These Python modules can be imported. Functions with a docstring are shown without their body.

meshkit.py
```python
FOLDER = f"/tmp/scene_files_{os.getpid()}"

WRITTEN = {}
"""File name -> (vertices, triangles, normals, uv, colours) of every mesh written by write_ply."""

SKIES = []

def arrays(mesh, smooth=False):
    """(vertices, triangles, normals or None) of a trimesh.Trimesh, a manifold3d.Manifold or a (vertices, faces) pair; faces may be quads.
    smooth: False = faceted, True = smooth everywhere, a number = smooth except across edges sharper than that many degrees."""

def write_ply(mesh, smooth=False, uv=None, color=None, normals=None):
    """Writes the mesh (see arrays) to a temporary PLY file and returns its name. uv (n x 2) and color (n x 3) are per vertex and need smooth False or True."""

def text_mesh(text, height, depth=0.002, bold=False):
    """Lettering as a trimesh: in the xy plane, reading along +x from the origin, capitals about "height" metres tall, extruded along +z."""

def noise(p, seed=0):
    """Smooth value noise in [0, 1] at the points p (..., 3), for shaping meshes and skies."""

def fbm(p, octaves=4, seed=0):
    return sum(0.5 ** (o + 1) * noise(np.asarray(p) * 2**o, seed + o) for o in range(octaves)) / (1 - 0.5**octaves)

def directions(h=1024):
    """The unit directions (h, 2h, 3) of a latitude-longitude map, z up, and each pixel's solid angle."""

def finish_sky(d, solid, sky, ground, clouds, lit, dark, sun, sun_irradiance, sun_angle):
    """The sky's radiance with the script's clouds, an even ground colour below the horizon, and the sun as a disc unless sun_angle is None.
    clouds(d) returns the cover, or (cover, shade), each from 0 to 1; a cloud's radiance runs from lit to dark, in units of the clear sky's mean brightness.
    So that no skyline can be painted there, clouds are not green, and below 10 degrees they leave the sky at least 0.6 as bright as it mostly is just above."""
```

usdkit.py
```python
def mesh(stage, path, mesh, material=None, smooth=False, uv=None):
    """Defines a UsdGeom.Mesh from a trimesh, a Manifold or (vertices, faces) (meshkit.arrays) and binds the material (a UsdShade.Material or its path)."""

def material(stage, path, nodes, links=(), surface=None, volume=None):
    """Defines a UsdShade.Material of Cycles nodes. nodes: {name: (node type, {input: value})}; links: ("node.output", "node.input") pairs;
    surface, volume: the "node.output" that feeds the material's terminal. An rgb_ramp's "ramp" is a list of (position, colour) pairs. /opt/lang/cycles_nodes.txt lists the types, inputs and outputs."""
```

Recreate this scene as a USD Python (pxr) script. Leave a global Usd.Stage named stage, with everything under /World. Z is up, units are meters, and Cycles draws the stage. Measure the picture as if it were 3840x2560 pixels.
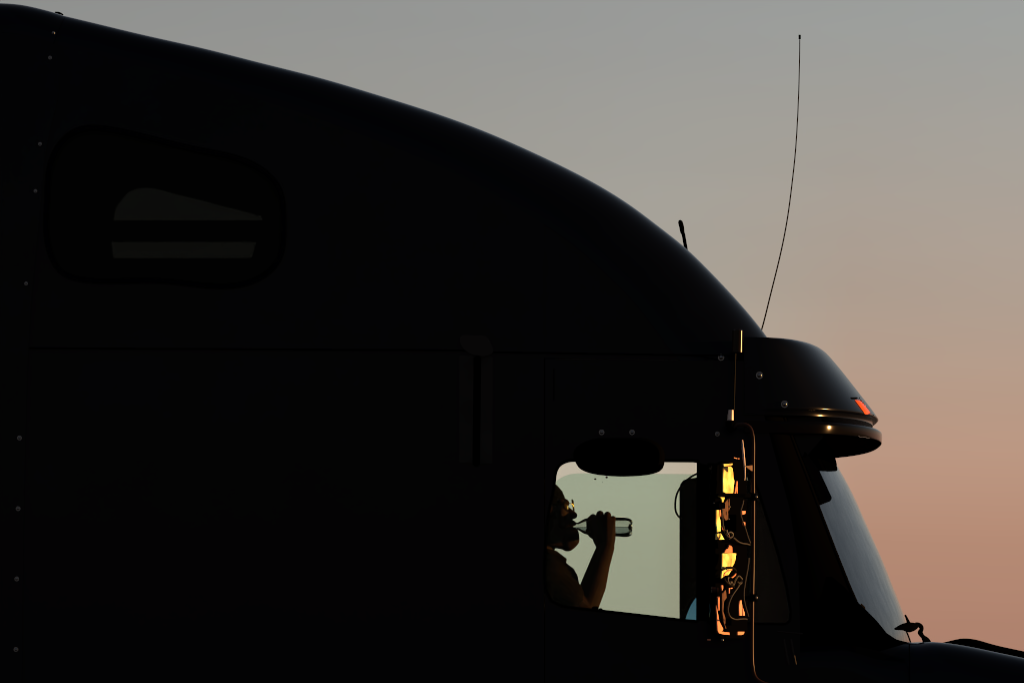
import math, random
import numpy as np
import trimesh
import manifold3d as m3
import usdkit, meshkit
from shapely.geometry import Polygon, LineString
from scipy.interpolate import LinearNDInterpolator, splprep, splev
from pxr import Usd, UsdGeom, UsdLux, UsdShade, Gf

random.seed(7)
np.random.seed(7)
stage = Usd.Stage.CreateInMemory()
UsdGeom.SetStageUpAxis(stage, "Z")
UsdGeom.SetStageMetersPerUnit(stage, 1.0)
UsdGeom.Xform.Define(stage, "/World")
UsdGeom.Scope.Define(stage, "/World/Looks")

# ------------------------------------------------------------------ camera, sky, sun, exposure
DIST, EYE, PPM = 24.0, 1.6, 1100.0          # metres to the truck's near side, eye height, photo pixels per metre there
EXPOSURE = 1.6
SKY_STRENGTH = 0.07
SUN_DIR = np.array([1.0, 0.12, 0.050])
SUN_DIR = SUN_DIR / np.linalg.norm(SUN_DIR)
SUN_INTENSITY, SUN_COLOR = 1.2, (1.0, 0.47, 0.15)

cam = UsdGeom.Camera.Define(stage, "/World/camera")
cam.AddTranslateOp().Set((0, -DIST, EYE))
cam.AddRotateXYZOp().Set((90, 0, 0))
F = 36.0 * DIST / (3840 / PPM)
cam.CreateHorizontalApertureAttr(36.0)
cam.CreateFocalLengthAttr(F)
cam.CreateVerticalApertureOffsetAttr(F * (2.05 + (2290 - 1280) / PPM - EYE) / DIST)
cam.CreateExposureAttr(EXPOSURE)


def lin(c):
    c = np.asarray(c, float) / 255
    return np.where(c < 0.04045, c / 12.92, ((c + 0.055) / 1.055) ** 2.4)


K = 1.0 / (SKY_STRENGTH * 2 ** EXPOSURE)     # the dusk air's colours by elevation in degrees, as seen
DUSK = [(-90, (60, 48, 42)), (-1, (120, 85, 70)), (0.35, (173, 127, 109)), (1.05, (178, 133, 114)), (1.7, (183, 140, 120)), (2.33, (187, 150, 131)), (2.86, (183, 154, 137)),
        (3.5, (177, 158, 145)), (4.67, (168, 161, 154)), (5.83, (158, 160, 159)), (9, (148, 155, 161)), (18, (126, 138, 152)), (45, (96, 110, 128)), (90, (78, 92, 114))]
# evenly spaced table: near the horizon the elevation is stretched so that the ramp resolves it
tab_e = np.linspace(0, 1, 256) ** 2.2
tab_c = np.stack([np.interp(np.degrees(np.arcsin(tab_e)), [d[0] for d in DUSK], [(lin(d[1]) * K)[k] for d in DUSK]) for k in range(3)], 1)
sky_mat = usdkit.material(stage, "/World/Looks/dusk_sky", {
    "tc": ("texture_coordinate", {}),
    "sep": ("separate_xyz", {}),
    "up": ("math", {"math_type": "maximum", "value2": 0.0}),
    "el": ("math", {"math_type": "power", "value2": 1 / 2.2}),
    "ramp": ("rgb_ramp", {"ramp": [(i / 255, tuple(c)) for i, c in enumerate(tab_c)]}),
    "az": ("map_range", {"clamp": True, "from_min": -0.09, "from_max": 0.08, "to_min": 0.75, "to_max": 1.03}),
    "low": ("map_range", {"clamp": True, "from_min": 0.02, "from_max": 0.05, "to_min": 1.2, "to_max": 1.0}),
    "hi": ("map_range", {"clamp": True, "from_min": 0.035, "from_max": 0.065, "to_min": 0.0, "to_max": 1.0}),
    "fac": ("mix_float", {}),
    "hm": ("mapping", {"scale": (6.0, 6.0, 60.0)}),
    "hn": ("noise_texture", {"scale": 1.0, "detail": 3.0}),
    "hr": ("map_range", {"from_min": 0.3, "from_max": 0.7, "to_min": 0.97, "to_max": 1.03}),
    "hb": ("math", {"math_type": "multiply"}),
    "bright": ("vector_math", {"math_type": "scale"}),
    "sat": ("map_range", {"clamp": True, "from_min": 0.020, "from_max": 0.048, "to_min": 0.60, "to_max": 1.0}),
    "hue": ("map_range", {"clamp": True, "from_min": 0.020, "from_max": 0.048, "to_min": 0.530, "to_max": 0.5}),
    "hsv": ("hsv", {}),
    "sky": ("sky_texture", {"sky_type": "single_scattering", "sun_disc": False, "sun_elevation": math.asin(SUN_DIR[2]), "sun_rotation": math.atan2(SUN_DIR[0], SUN_DIR[1])}),
    "mix": ("mix_color", {"fac": 0.95, "use_clamp": False, "use_clamp_result": False}),
    "bg": ("background_shader", {"strength": SKY_STRENGTH}),
}, [("tc.generated", "sep.vector"), ("sep.z", "up.value1"), ("up.value", "el.value1"), ("el.value", "ramp.fac"), ("ramp.color", "hsv.color"), ("sep.x", "sat.value"), ("sat.result", "hsv.saturation"), ("sep.x", "hue.value"), ("hue.result", "hsv.hue"),
    ("hsv.color", "bright.vector1"), ("sep.x", "az.value"), ("sep.x", "low.value"), ("sep.z", "hi.value"), ("hi.result", "fac.fac"), ("low.result", "fac.a"), ("az.result", "fac.b"), ("fac.result", "hb.value1"), ("tc.generated", "hm.vector"), ("hm.vector", "hn.vector"), ("hn.fac", "hr.value"), ("hr.result", "hb.value2"), ("hb.value", "bright.scale"),
    ("sky.color", "mix.a"), ("bright.vector", "mix.b"), ("mix.result", "bg.color")], surface="bg.background")
dome = UsdLux.DomeLight.Define(stage, "/World/sky")
UsdShade.MaterialBindingAPI.Apply(dome.GetPrim()).Bind(sky_mat)

sun = UsdLux.DistantLight.Define(stage, "/World/sun")
sun.CreateNormalizeAttr(True)
sun.CreateIntensityAttr(SUN_INTENSITY)
sun.CreateAngleAttr(0.5)
sun.CreateColorAttr(SUN_COLOR)
sun.AddTransformOp().Set(Gf.Matrix4d().SetLookAt(Gf.Vec3d(0, 0, 0), Gf.Vec3d(*(-SUN_DIR)), Gf.Vec3d(0, 0, 1)).GetInverse())

# ------------------------------------------------------------------ materials
L = "/World/Looks/"


def principled(name, color, rough=0.5, metallic=0.0, spec=0.5, noise=None, **more):
    nodes = {"p": ("principled_bsdf", {"base_color": color, "roughness": rough, "metallic": metallic, "specular_ior_level": spec, **more})}
    links = []
    if noise:
        scale, lo, hi, bump = noise
        nodes["tc"] = ("texture_coordinate", {})
        nodes["n"] = ("noise_texture", {"scale": scale, "detail": 5.0, "roughness": 0.6})
        nodes["r"] = ("rgb_ramp", {"ramp": [(0.25, tuple(np.array(color) * lo)), (0.75, tuple(np.array(color) * hi))]})
        links += [("tc.object", "n.vector"), ("n.fac", "r.fac"), ("r.color", "p.base_color")]
        if bump:
            nodes["b"] = ("bump", {"strength": 0.4, "distance": bump})
            links += [("n.fac", "b.height"), ("b.normal", "p.normal")]
    return usdkit.material(stage, L + name, nodes, links, surface="p.BSDF")


def pane(name, tint, ior=1.45, dust=0.0, dust_color=(0.7, 0.75, 0.65), gloss=0.9):
    nodes = {"t": ("transparent_bsdf", {"color": tint}), "g": ("glossy_bsdf", {"roughness": 0.02, "color": (gloss, gloss, gloss)}), "f": ("fresnel", {"IOR": ior}), "m": ("mix_closure", {})}
    links = [("f.fac", "m.fac"), ("t.BSDF", "m.closure1"), ("g.BSDF", "m.closure2")]
    out = "m.closure"
    if dust:
        nodes["d"] = ("diffuse_bsdf", {"color": dust_color})
        nodes["tl"] = ("translucent_bsdf", {"color": dust_color})
        nodes["dm"] = ("mix_closure", {"fac": 0.5})
        nodes["m2"] = ("mix_closure", {"fac": dust})
        links += [("d.BSDF", "dm.closure1"), ("tl.BSDF", "dm.closure2"), ("m.closure", "m2.closure1"), ("dm.closure", "m2.closure2")]
        out = "m2.closure"
    return usdkit.material(stage, L + name, nodes, links, surface=out)


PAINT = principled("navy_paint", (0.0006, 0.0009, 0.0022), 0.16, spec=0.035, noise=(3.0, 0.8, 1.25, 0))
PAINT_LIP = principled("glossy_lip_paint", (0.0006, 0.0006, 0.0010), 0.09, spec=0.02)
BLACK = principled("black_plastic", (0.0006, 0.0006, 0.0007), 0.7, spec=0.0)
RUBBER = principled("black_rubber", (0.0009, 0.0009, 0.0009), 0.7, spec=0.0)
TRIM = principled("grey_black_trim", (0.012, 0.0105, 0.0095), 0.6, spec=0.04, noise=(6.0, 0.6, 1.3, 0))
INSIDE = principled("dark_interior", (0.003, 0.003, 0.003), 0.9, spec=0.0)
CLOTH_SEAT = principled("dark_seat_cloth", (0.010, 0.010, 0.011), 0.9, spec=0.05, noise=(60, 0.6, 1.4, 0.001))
CHROME = principled("dull_chrome_screw", (0.10, 0.10, 0.105), 0.30, metallic=1.0)
ROD = principled("weathered_metal_tube", (0.012, 0.0055, 0.0045), 0.30, spec=0.045)
STEEL = principled("bright_steel", (0.26, 0.20, 0.18), 0.4)
WIRE = principled("dark_cable", (0.003, 0.003, 0.003), 0.6, spec=0.02)
GREYWIRE = principled("grey_cable", (0.014, 0.0135, 0.013), 0.45, spec=0.2)
CREAM = usdkit.material(stage, L + "stained_cream_plastic", {
    "tc": ("texture_coordinate", {}), "n": ("noise_texture", {"scale": 26.0, "detail": 4.0}),
    "r": ("rgb_ramp", {"ramp": [(0.32, (0.40, 0.20, 0.05)), (0.47, (0.46, 0.37, 0.09)), (0.66, (0.48, 0.62, 0.22))]}),
    "b": ("bump", {"strength": 0.5, "distance": 0.002}), "p": ("principled_bsdf", {"roughness": 0.6, "specular_ior_level": 0.2})},
    [("tc.object", "n.vector"), ("n.fac", "r.fac"), ("r.color", "p.base_color"), ("n.fac", "b.height"), ("b.normal", "p.normal")], surface="p.BSDF")
AMBER = principled("orange_brown_plastic", (0.42, 0.145, 0.075), 0.5, spec=0.2, noise=(30.0, 0.55, 1.2, 0.001))
BROWN = principled("brown_dusty_plastic", (0.060, 0.030, 0.019), 0.6, spec=0.1, noise=(45.0, 0.45, 1.4, 0.001))
LENS = principled("orange_lamp_lens", (0.34, 0.055, 0.004), 0.25, spec=0.08)
MIRROR = usdkit.material(stage, L + "mirror_glass", {"g": ("glossy_bsdf", {"color": (0.75, 0.78, 0.80), "roughness": 0.01})}, surface="g.BSDF")
SPOT = usdkit.material(stage, L + "blue_tinted_mirror", {"g": ("glossy_bsdf", {"color": (0.34, 0.60, 0.72), "roughness": 0.03})}, surface="g.BSDF")
WINDOW = pane("green_window_glass", (0.80, 0.898, 0.857), 1.07, dust=0.002, dust_color=(0.62, 0.80, 0.62))
FARWINDOW = pane("clear_window_glass", (0.955, 0.995, 0.985), 1.15)
PRIVACY = pane("dark_privacy_glass", (0.185, 0.195, 0.20), 1.05, dust=0.0035)
PRIVACY2 = pane("dark_privacy_glass_far", (0.52, 0.51, 0.48), 1.05)
VENT = pane("vent_window_glass", (0.42, 0.46, 0.43), 1.15, dust=0.006)
WSHIELD = usdkit.material(stage, L + "streaky_windshield_glass", {
    "tc": ("texture_coordinate", {}), "mp": ("mapping", {"scale": (30.0, 26.0, 1.4), "rotation": (0.0, -0.38, 0.0)}), "n": ("noise_texture", {"scale": 1.0, "detail": 4.0, "roughness": 0.6}),
    "r": ("rgb_ramp", {"ramp": [(0.35, (0.50, 0.59, 0.54)), (0.65, (0.66, 0.75, 0.69))]}), "gr": ("rgb_ramp", {"ramp": [(0.35, (0.82, 0.84, 0.86)), (0.65, (1.0, 1.0, 1.0))]}),
    "t": ("transparent_bsdf", {}), "g": ("glossy_bsdf", {"roughness": 0.03}), "f": ("fresnel", {"IOR": 1.55}), "m": ("mix_closure", {})},
    [("tc.object", "mp.vector"), ("mp.vector", "n.vector"), ("n.fac", "r.fac"), ("n.fac", "gr.fac"), ("r.color", "t.color"), ("gr.color", "g.color"), ("f.fac", "m.fac"), ("t.BSDF", "m.closure1"), ("g.BSDF", "m.closure2")], surface="m.closure")
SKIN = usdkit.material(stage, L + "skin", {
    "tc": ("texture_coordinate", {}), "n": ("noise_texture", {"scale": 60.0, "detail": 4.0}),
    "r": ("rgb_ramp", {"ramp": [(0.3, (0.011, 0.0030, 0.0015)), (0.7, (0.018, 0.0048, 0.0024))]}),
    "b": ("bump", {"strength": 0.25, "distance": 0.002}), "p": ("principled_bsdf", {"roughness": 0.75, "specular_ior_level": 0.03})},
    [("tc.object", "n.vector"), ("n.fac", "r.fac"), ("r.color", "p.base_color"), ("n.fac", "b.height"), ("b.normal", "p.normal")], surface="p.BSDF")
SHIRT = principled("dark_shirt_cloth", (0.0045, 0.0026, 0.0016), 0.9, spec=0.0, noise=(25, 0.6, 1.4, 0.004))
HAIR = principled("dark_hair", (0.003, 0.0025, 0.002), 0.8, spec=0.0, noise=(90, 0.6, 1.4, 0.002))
EYEWHITE = principled("eye_white", (0.25, 0.24, 0.23), 0.2)
GOLD = principled("gold_wire", (0.75, 0.55, 0.15), 0.25, metallic=1.0)
LENSGLASS = pane("spectacle_lens", (0.93, 0.90, 0.70), 1.5)
BOTTLE = usdkit.material(stage, L + "clear_bottle_plastic", {"lw": ("layer_weight", {"blend": 0.45}), "r": ("rgb_ramp", {"ramp": [(0.0, (0.86, 0.87, 0.86)), (0.45, (0.74, 0.75, 0.74)), (0.85, (0.30, 0.30, 0.29)), (1.0, (0.12, 0.12, 0.11))]}),
    "t": ("transparent_bsdf", {}), "g": ("glossy_bsdf", {"roughness": 0.05, "color": (0.9, 0.9, 0.9)}), "f": ("fresnel", {"IOR": 1.45}), "m": ("mix_closure", {})},
    [("lw.facing", "r.fac"), ("r.color", "t.color"), ("f.fac", "m.fac"), ("t.BSDF", "m.closure1"), ("g.BSDF", "m.closure2")], surface="m.closure")
WATER = pane("water", (0.66, 0.70, 0.72), 1.2)
COIL = principled("brown_coil_sleeve", (0.004, 0.0022, 0.0012), 0.22, spec=0.06)
GROUND = principled("dusty_ground", (0.055, 0.050, 0.045), 0.9, spec=0.2, noise=(0.7, 0.6, 1.4, 0.01))
TYRE = principled("tyre_rubber", (0.012, 0.012, 0.012), 0.8, spec=0.2)
RIM = principled("rim_metal", (0.35, 0.35, 0.36), 0.35, metallic=1.0)


# ------------------------------------------------------------------ helpers
def at(px, py, y=0.0):
    """The point at depth y (metres behind the truck's near side) seen at a place of the photograph."""
    px, py, y = np.broadcast_arrays(np.asarray(px, float), np.asarray(py, float), np.asarray(y, float))
    k = (DIST + y) / DIST
    return np.stack([(px - 1920) / PPM * k, y, EYE + (2.05 + (2290 - py) / PPM - EYE) * k], -1)


def proj(p):
    k = DIST / (DIST + p[..., 1])
    return np.stack([1920 + p[..., 0] * k * PPM, 2290 - (EYE + (p[..., 2] - EYE) * k - 2.05) * PPM], -1)


used = {}


def prim_path(name, parent):
    base = str(parent.GetPath()) if parent is not None else "/World"
    n = used.get((base, name), 0)
    used[(base, name)] = n + 1
    return f"{base}/{name}" if n == 0 else f"{base}/{name}_{n:03d}"


def tag(p, label=None, cat=None, group=None, kind=None):
    for k, v in (("label", label), ("category", cat), ("group", group), ("kind", kind)):
        if v:
            p.SetCustomDataByKey(k, v)
    return p


def obj(name, mesh, mat, parent=None, smooth=30, label=None):
    if isinstance(mesh, list):
        mesh = trimesh.util.concatenate([m if isinstance(m, trimesh.Trimesh) else tri(m) for m in mesh])
    if isinstance(mesh, m3.Manifold):
        mesh = tri(mesh)
    p = usdkit.mesh(stage, prim_path(name, parent), mesh, mat, smooth=smooth).GetPrim()
    if label:
        p.SetCustomDataByKey("label", label)
    return p


def thing(name, label, cat, parent=None):
    p = UsdGeom.Xform.Define(stage, prim_path(name, parent)).GetPrim()
    return tag(p, label, cat)


def tri(m):
    me = m.to_mesh()
    return trimesh.Trimesh(np.array(me.vert_properties[:, :3], float), np.array(me.tri_verts), process=False)


def spline(pts, n=60, closed=False):
    pts = np.asarray(pts, float)
    if closed:
        pts = np.vstack([pts, pts[:1]])
    k = min(3, len(pts) - 1)
    tck, _ = splprep(pts.T, s=0, per=closed, k=k)
    return np.stack(splev(np.linspace(0, 1, n, endpoint=not closed), tck), -1)


def poly(pts, holes=()):
    p = Polygon(pts, holes)
    return p if p.is_valid else p.buffer(0)


def slab(polygon, front, thick):
    """A plate: a polygon in photograph pixels, laid where front(px, py) says, thick (a vector) behind it."""
    if not isinstance(polygon, Polygon):
        polygon = poly(polygon) if not hasattr(polygon, "geoms") else polygon
    if hasattr(polygon, "geoms"):
        return trimesh.util.concatenate([slab(x, front, thick) for x in polygon.geoms if x.geom_type == "Polygon" and x.area > 0.5])
    v2, f = trimesh.creation.triangulate_polygon(polygon, engine="earcut")
    a = front(v2[:, 0], v2[:, 1])
    b = a + np.asarray(thick, float)
    n = len(a)
    V, Fs = [np.vstack([a, b])], [f, f[:, ::-1] + n]
    for ring in [polygon.exterior, *polygon.interiors]:
        c = np.array(ring.coords)[:-1]
        ra = front(c[:, 0], c[:, 1])
        rb = ra + np.asarray(thick, float)
        o = sum(len(x) for x in V)
        m = len(c)
        i = np.arange(m)
        j = (i + 1) % m
        V.append(np.vstack([ra, rb]))
        Fs.append(np.vstack([np.stack([o + i, o + j, o + m + j], 1), np.stack([o + i, o + m + j, o + m + i], 1)]))
    me = trimesh.Trimesh(np.vstack(V), np.vstack(Fs), process=False)
    me.merge_vertices(digits_vertex=7)
    me.fix_normals()
    return me


def largest(pts, holes=()):
    p = poly(pts, holes)
    return max(p.geoms, key=lambda x: x.area) if hasattr(p, "geoms") else p


def flat(y):
    return lambda px, py: at(px, py, y)


def gridmesh(G, wrap=False, flip=False):
    n, m = G.shape[:2]
    i, j = np.meshgrid(np.arange(n - 1), np.arange(m if wrap else m - 1), indexing="ij")
    j2 = (j + 1) % m
    q = np.stack([i * m + j, i * m + j2, (i + 1) * m + j2, (i + 1) * m + j], -1).reshape(-1, 4)
    if flip:
        q = q[:, ::-1]
    return trimesh.Trimesh(G.reshape(-1, 3), np.vstack([q[:, [0, 1, 2]], q[:, [0, 2, 3]]]), process=False)


def tube(pts, r, sides=10, n=None, cap=True):
    p = np.asarray(pts, float)
    if n:
        rr = None if np.ndim(r) == 0 else np.interp(np.linspace(0, 1, n), np.linspace(0, 1, len(p)), r)
        p = spline(p, n)
        r = r if rr is None else rr
    r = np.broadcast_to(np.asarray(r, float), (len(p),))
    t = np.gradient(p, axis=0)
    t /= np.linalg.norm(t, axis=1, keepdims=True) + 1e-12
    ref = np.array([0.03, -1.0, 0.02]) if abs(t[:, 1]).mean() < 0.8 else np.array([0.0, 0.1, 1.0])
    a = np.cross(t, ref)
    a /= np.linalg.norm(a, axis=1, keepdims=True) + 1e-12
    b = np.cross(t, a)
    w = np.arange(sides) * 2 * np.pi / sides
    G = p[:, None] + r[:, None, None] * (np.cos(w)[None, :, None] * a[:, None] + np.sin(w)[None, :, None] * b[:, None])
    me = gridmesh(G, wrap=True)
    V, Fc = list(me.vertices), list(me.faces)
    if cap:
        for k, row in ((0, 0), (len(p) - 1, (len(p) - 1) * sides)):
            c = len(V)
            V.append(p[k])
            Fc += [[row + s, row + (s + 1) % sides, c] for s in range(sides)]
    me = trimesh.Trimesh(np.array(V), np.array(Fc), process=False)
    me.fix_normals()
    return me


def ball(p, r, sub=2):
    m = trimesh.creation.icosphere(sub, 1.0)
    m.apply_scale(np.broadcast_to(np.asarray(r, float), (3,)))
    m.apply_translation(p)
    return m


def mball(p, r, n=28):
    s = m3.Manifold.sphere(1.0, n).scale(tuple(float(x) for x in np.broadcast_to(np.asarray(r, float), (3,))))
    return s.translate(tuple(float(x) for x in p))


def bone(a, ra, b, rb):
    return m3.Manifold.batch_hull([mball(a, ra), mball(b, rb)])


def box(c, s):
    b = trimesh.creation.box(s)
    b.apply_translation(c)
    return b


def rbox(c, s, r=0.02):
    s = np.array(s) / 2 - r
    return m3.Manifold.batch_hull([mball(np.array(c) + s * np.array([i, j, k]), r, 12) for i in (-1, 1) for j in (-1, 1) for k in (-1, 1)])


def outward(T):
    d = np.gradient(np.asarray(T, float), axis=0)
    n = np.stack([d[:, 1], -d[:, 0]], -1)
    return n / np.linalg.norm(n, axis=1, keepdims=True)


def fit(T, build, steps=8, n=None):
    """Moves a profile (in photograph pixels) until the loft that build makes of it has the outline T."""
    T = np.asarray(T, float)
    P, n = T.copy(), outward(T) if n is None else np.broadcast_to(np.asarray(n, float), T.shape)
    for _ in range(steps):
        q = proj(build(P))
        h = ((q - T[:, None]) * n[:, None]).sum(-1).max(1)
        P = P - 0.9 * h[:, None] * n
    return P


def cap_section(P, r, half, crown, y0=0.0, rows=16):
    """A roof-like shell over the profile P: rounded from the side (y0) over to the middle and down to the far side."""
    A = at(P[:, 0], P[:, 1], 0.0)
    d = np.gradient(A, axis=0)
    N = np.stack([-d[:, 2], 0 * d[:, 0], d[:, 0]], -1)
    N /= np.linalg.norm(N, axis=1, keepdims=True)
    N = np.where(N[:, 2:] + N[:, :1] < 0, -N, N)
    r = np.broadcast_to(np.asarray(r, float), (len(A),))[:, None]
    th = np.linspace(0, np.pi / 2, rows)[None]
    mid = np.linspace(0, 1, 9)[None, 1:]
    ys = np.concatenate([y0 + r * (1 - np.cos(th)), y0 + r + (half - r) * mid], 1)
    off = np.concatenate([-r * (1 - np.sin(th)), crown * np.sin(mid * np.pi / 2) + 0 * r], 1)
    ys = np.concatenate([ys, 2 * (y0 + half) - ys[:, ::-1][:, 1:]], 1)
    off = np.concatenate([off, off[:, ::-1][:, 1:]], 1)
    G = A[:, None] + N[:, None] * off[:, :, None]
    G[..., 1] = ys
    return G, A - N * r


def screw(p, r=0.0065, n=(0, -1, 0)):
    s = trimesh.creation.icosphere(2, 1.0)
    s.apply_scale((r, r * 0.75, r))
    s.apply_translation(np.asarray(p, float))
    ring = trimesh.creation.annulus(r * 0.95, r * 1.45, 0.002, sections=20)
    ring.apply_transform(trimesh.transformations.rotation_matrix(np.pi / 2, [1, 0, 0]))
    ring.apply_translation(np.asarray(p, float))
    return trimesh.util.concatenate([s, ring])


# ------------------------------------------------------------------ ground
g = trimesh.creation.box([8000, 8000, 0.4])
g.apply_translation([0, 0, -0.2])
tag(obj("ground", g, GROUND, smooth=False), kind="structure")

# ------------------------------------------------------------------ the truck
W = 2.4
HALF = W / 2
truck = thing("semi_truck", "dark navy semi truck with tall sleeper cab, seen side on against the dusk sky", "truck")


def part(name, mesh, mat, parent=None, smooth=30, label=None):
    return obj(name, mesh, mat, truck if parent is None else parent, smooth, label)


# roof fairing: the long curve of the sleeper roof
ROOF = [(110, 31), (225, 57), (348, 86), (544, 133), (762, 182), (980, 237), (1197, 292), (1404, 353), (1608, 417), (1812, 491), (2016, 580), (2200, 671), (2379, 781), (2468, 848), (2566, 926), (2646, 1002),
        (2736, 1096), (2803, 1171), (2847, 1225), (2883, 1274), (2920, 1336), (2955, 1405), (2985, 1480), (3010, 1560), (3035, 1650)]
T = spline(ROOF, 150)
RE = 0.11
RR = RE + (0.30 - RE) * np.clip(np.linspace(-0.1, 1.25, 150), 0, 1) ** 1.6
P = fit(T, lambda P: cap_section(P, RR, HALF, 0.02)[0])
G, roof_edge = cap_section(P, RR, HALF, 0.02)
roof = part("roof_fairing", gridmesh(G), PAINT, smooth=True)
roof_edge_px = proj(np.column_stack([roof_edge[:, 0], 0 * roof_edge[:, 0], roof_edge[:, 2]]))

# sleeper wall with its window, near and far side
SEAM_X = 1850
SLEEPER_WIN = spline([(178, 746), (199, 590), (282, 494), (431, 490), (746, 564), (954, 622), (1042, 705), (1061, 830), (1036, 985), (954, 1049), (620, 1052), (332, 1049), (232, 1018), (184, 930)], 90, True)
top_px = roof_edge_px[roof_edge_px[:, 0] < 2960]
BELT = 2560                                   # below this the picture ends; the walls go on down to the chassis
FLOOR_PX = float(proj(np.array([0, 0, 0.95]))[1])


def split_top(x0, x1):
    t = top_px[(top_px[:, 0] > x0) & (top_px[:, 0] < x1)]
    ya, yb = np.interp([x0, x1], top_px[:, 0], top_px[:, 1])
    return [(x0, ya)] + [tuple(q) for q in t] + [(x1, yb)]


left_x = float(top_px[0, 0])
wall = poly(split_top(left_x, 2040) + [(2040, FLOOR_PX), (50, FLOOR_PX), (50, 190)], [SLEEPER_WIN])
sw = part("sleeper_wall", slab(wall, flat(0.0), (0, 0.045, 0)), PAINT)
part("sleeper_window", slab(SLEEPER_WIN, flat(0.012), (0, 0.005, 0)), PRIVACY, sw, label="dark tinted side window high in the sleeper wall")
ring = poly(poly(SLEEPER_WIN).buffer(13).exterior.coords, [poly(SLEEPER_WIN).buffer(-9).exterior.coords])
part("window_seal", slab(ring, flat(-0.004), (0, 0.014, 0)), RUBBER, sw)

# far wall: one panel with the far sleeper window and the far door window
def to_near_px(pts, y):
    """Photograph places of points at depth y, moved straight along y to the near side."""
    a = at(np.array(pts)[:, 0], np.array(pts)[:, 1], y)
    a[:, 1] = 0
    return proj(a)


far_hole = np.array(Polygon([(422, 968), (418, 905), (424, 830), (434, 770), (478, 718), (520, 702), (570, 702), (980, 808), (984, 830), (962, 905), (944, 968)]).buffer(-14).buffer(14).exterior.coords)[:-1]
far_window = np.array([(2092, 1690), (2750, 1690), (2810, 1760), (2840, 1960), (2845, 2140), (2845, 2385), (2052, 2385), (2052, 2010), (2072, 1830)])
wall2 = poly([tuple(q) for q in roof_edge_px[roof_edge_px[:, 0] < 2960]] + [(2960, FLOOR_PX), (left_x, FLOOR_PX)],
             [to_near_px(far_hole, 2.36), to_near_px(far_window, 2.36)])
fw = part("sleeper_wall", slab(wall2, lambda a, b: at(a, b, 0) + np.array([0, 2.355, 0]), (0, 0.045, 0)), PAINT)
part("sleeper_window", slab(to_near_px(far_hole, 2.36), lambda a, b: at(a, b, 0) + np.array([0, 2.375, 0]), (0, 0.005, 0)), PRIVACY2, fw)
part("window_glass", slab(to_near_px(far_window, 2.36), lambda a, b: at(a, b, 0) + np.array([0, 2.375, 0]), (0, 0.005, 0)), FARWINDOW, fw)

# side extender behind the sleeper: the strip of panel with the row of screws
EXT = spline([(-330, 9), (-180, 9), (0, 13), (70, 18), (150, 34), (205, 49), (238, 60)], 40)
Pe = fit(EXT, lambda P: cap_section(P, RE, HALF + 0.008, 0.02, y0=-0.008)[0])
Ge, ext_edge = cap_section(Pe, RE, HALF + 0.008, 0.02, y0=-0.008)
ext = part("side_extender", gridmesh(Ge), PAINT, smooth=True)
edge_px = proj(np.column_stack([ext_edge[:, 0], 0 * ext_edge[:, 0], ext_edge[:, 2]]))
SCREWS = [(215, 68), (201, 125), (188, 217), (150, 540), (133, 716), (98, 1063), (73, 1641), (68, 1906), (63, 2169), (60, 2433)]
seam = spline([(edge_px[-1, 0], edge_px[-1, 1]), (222, 330), (178, 540), (158, 716), (124, 1063), (103, 1400), (96, 1641), (90, 1906), (86, 2169), (83, 2433), (80, FLOOR_PX)], 80)
ext_poly = poly([tuple(q) for q in edge_px] + [tuple(q) for q in seam[1:]] + [(-330, FLOOR_PX)])
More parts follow.
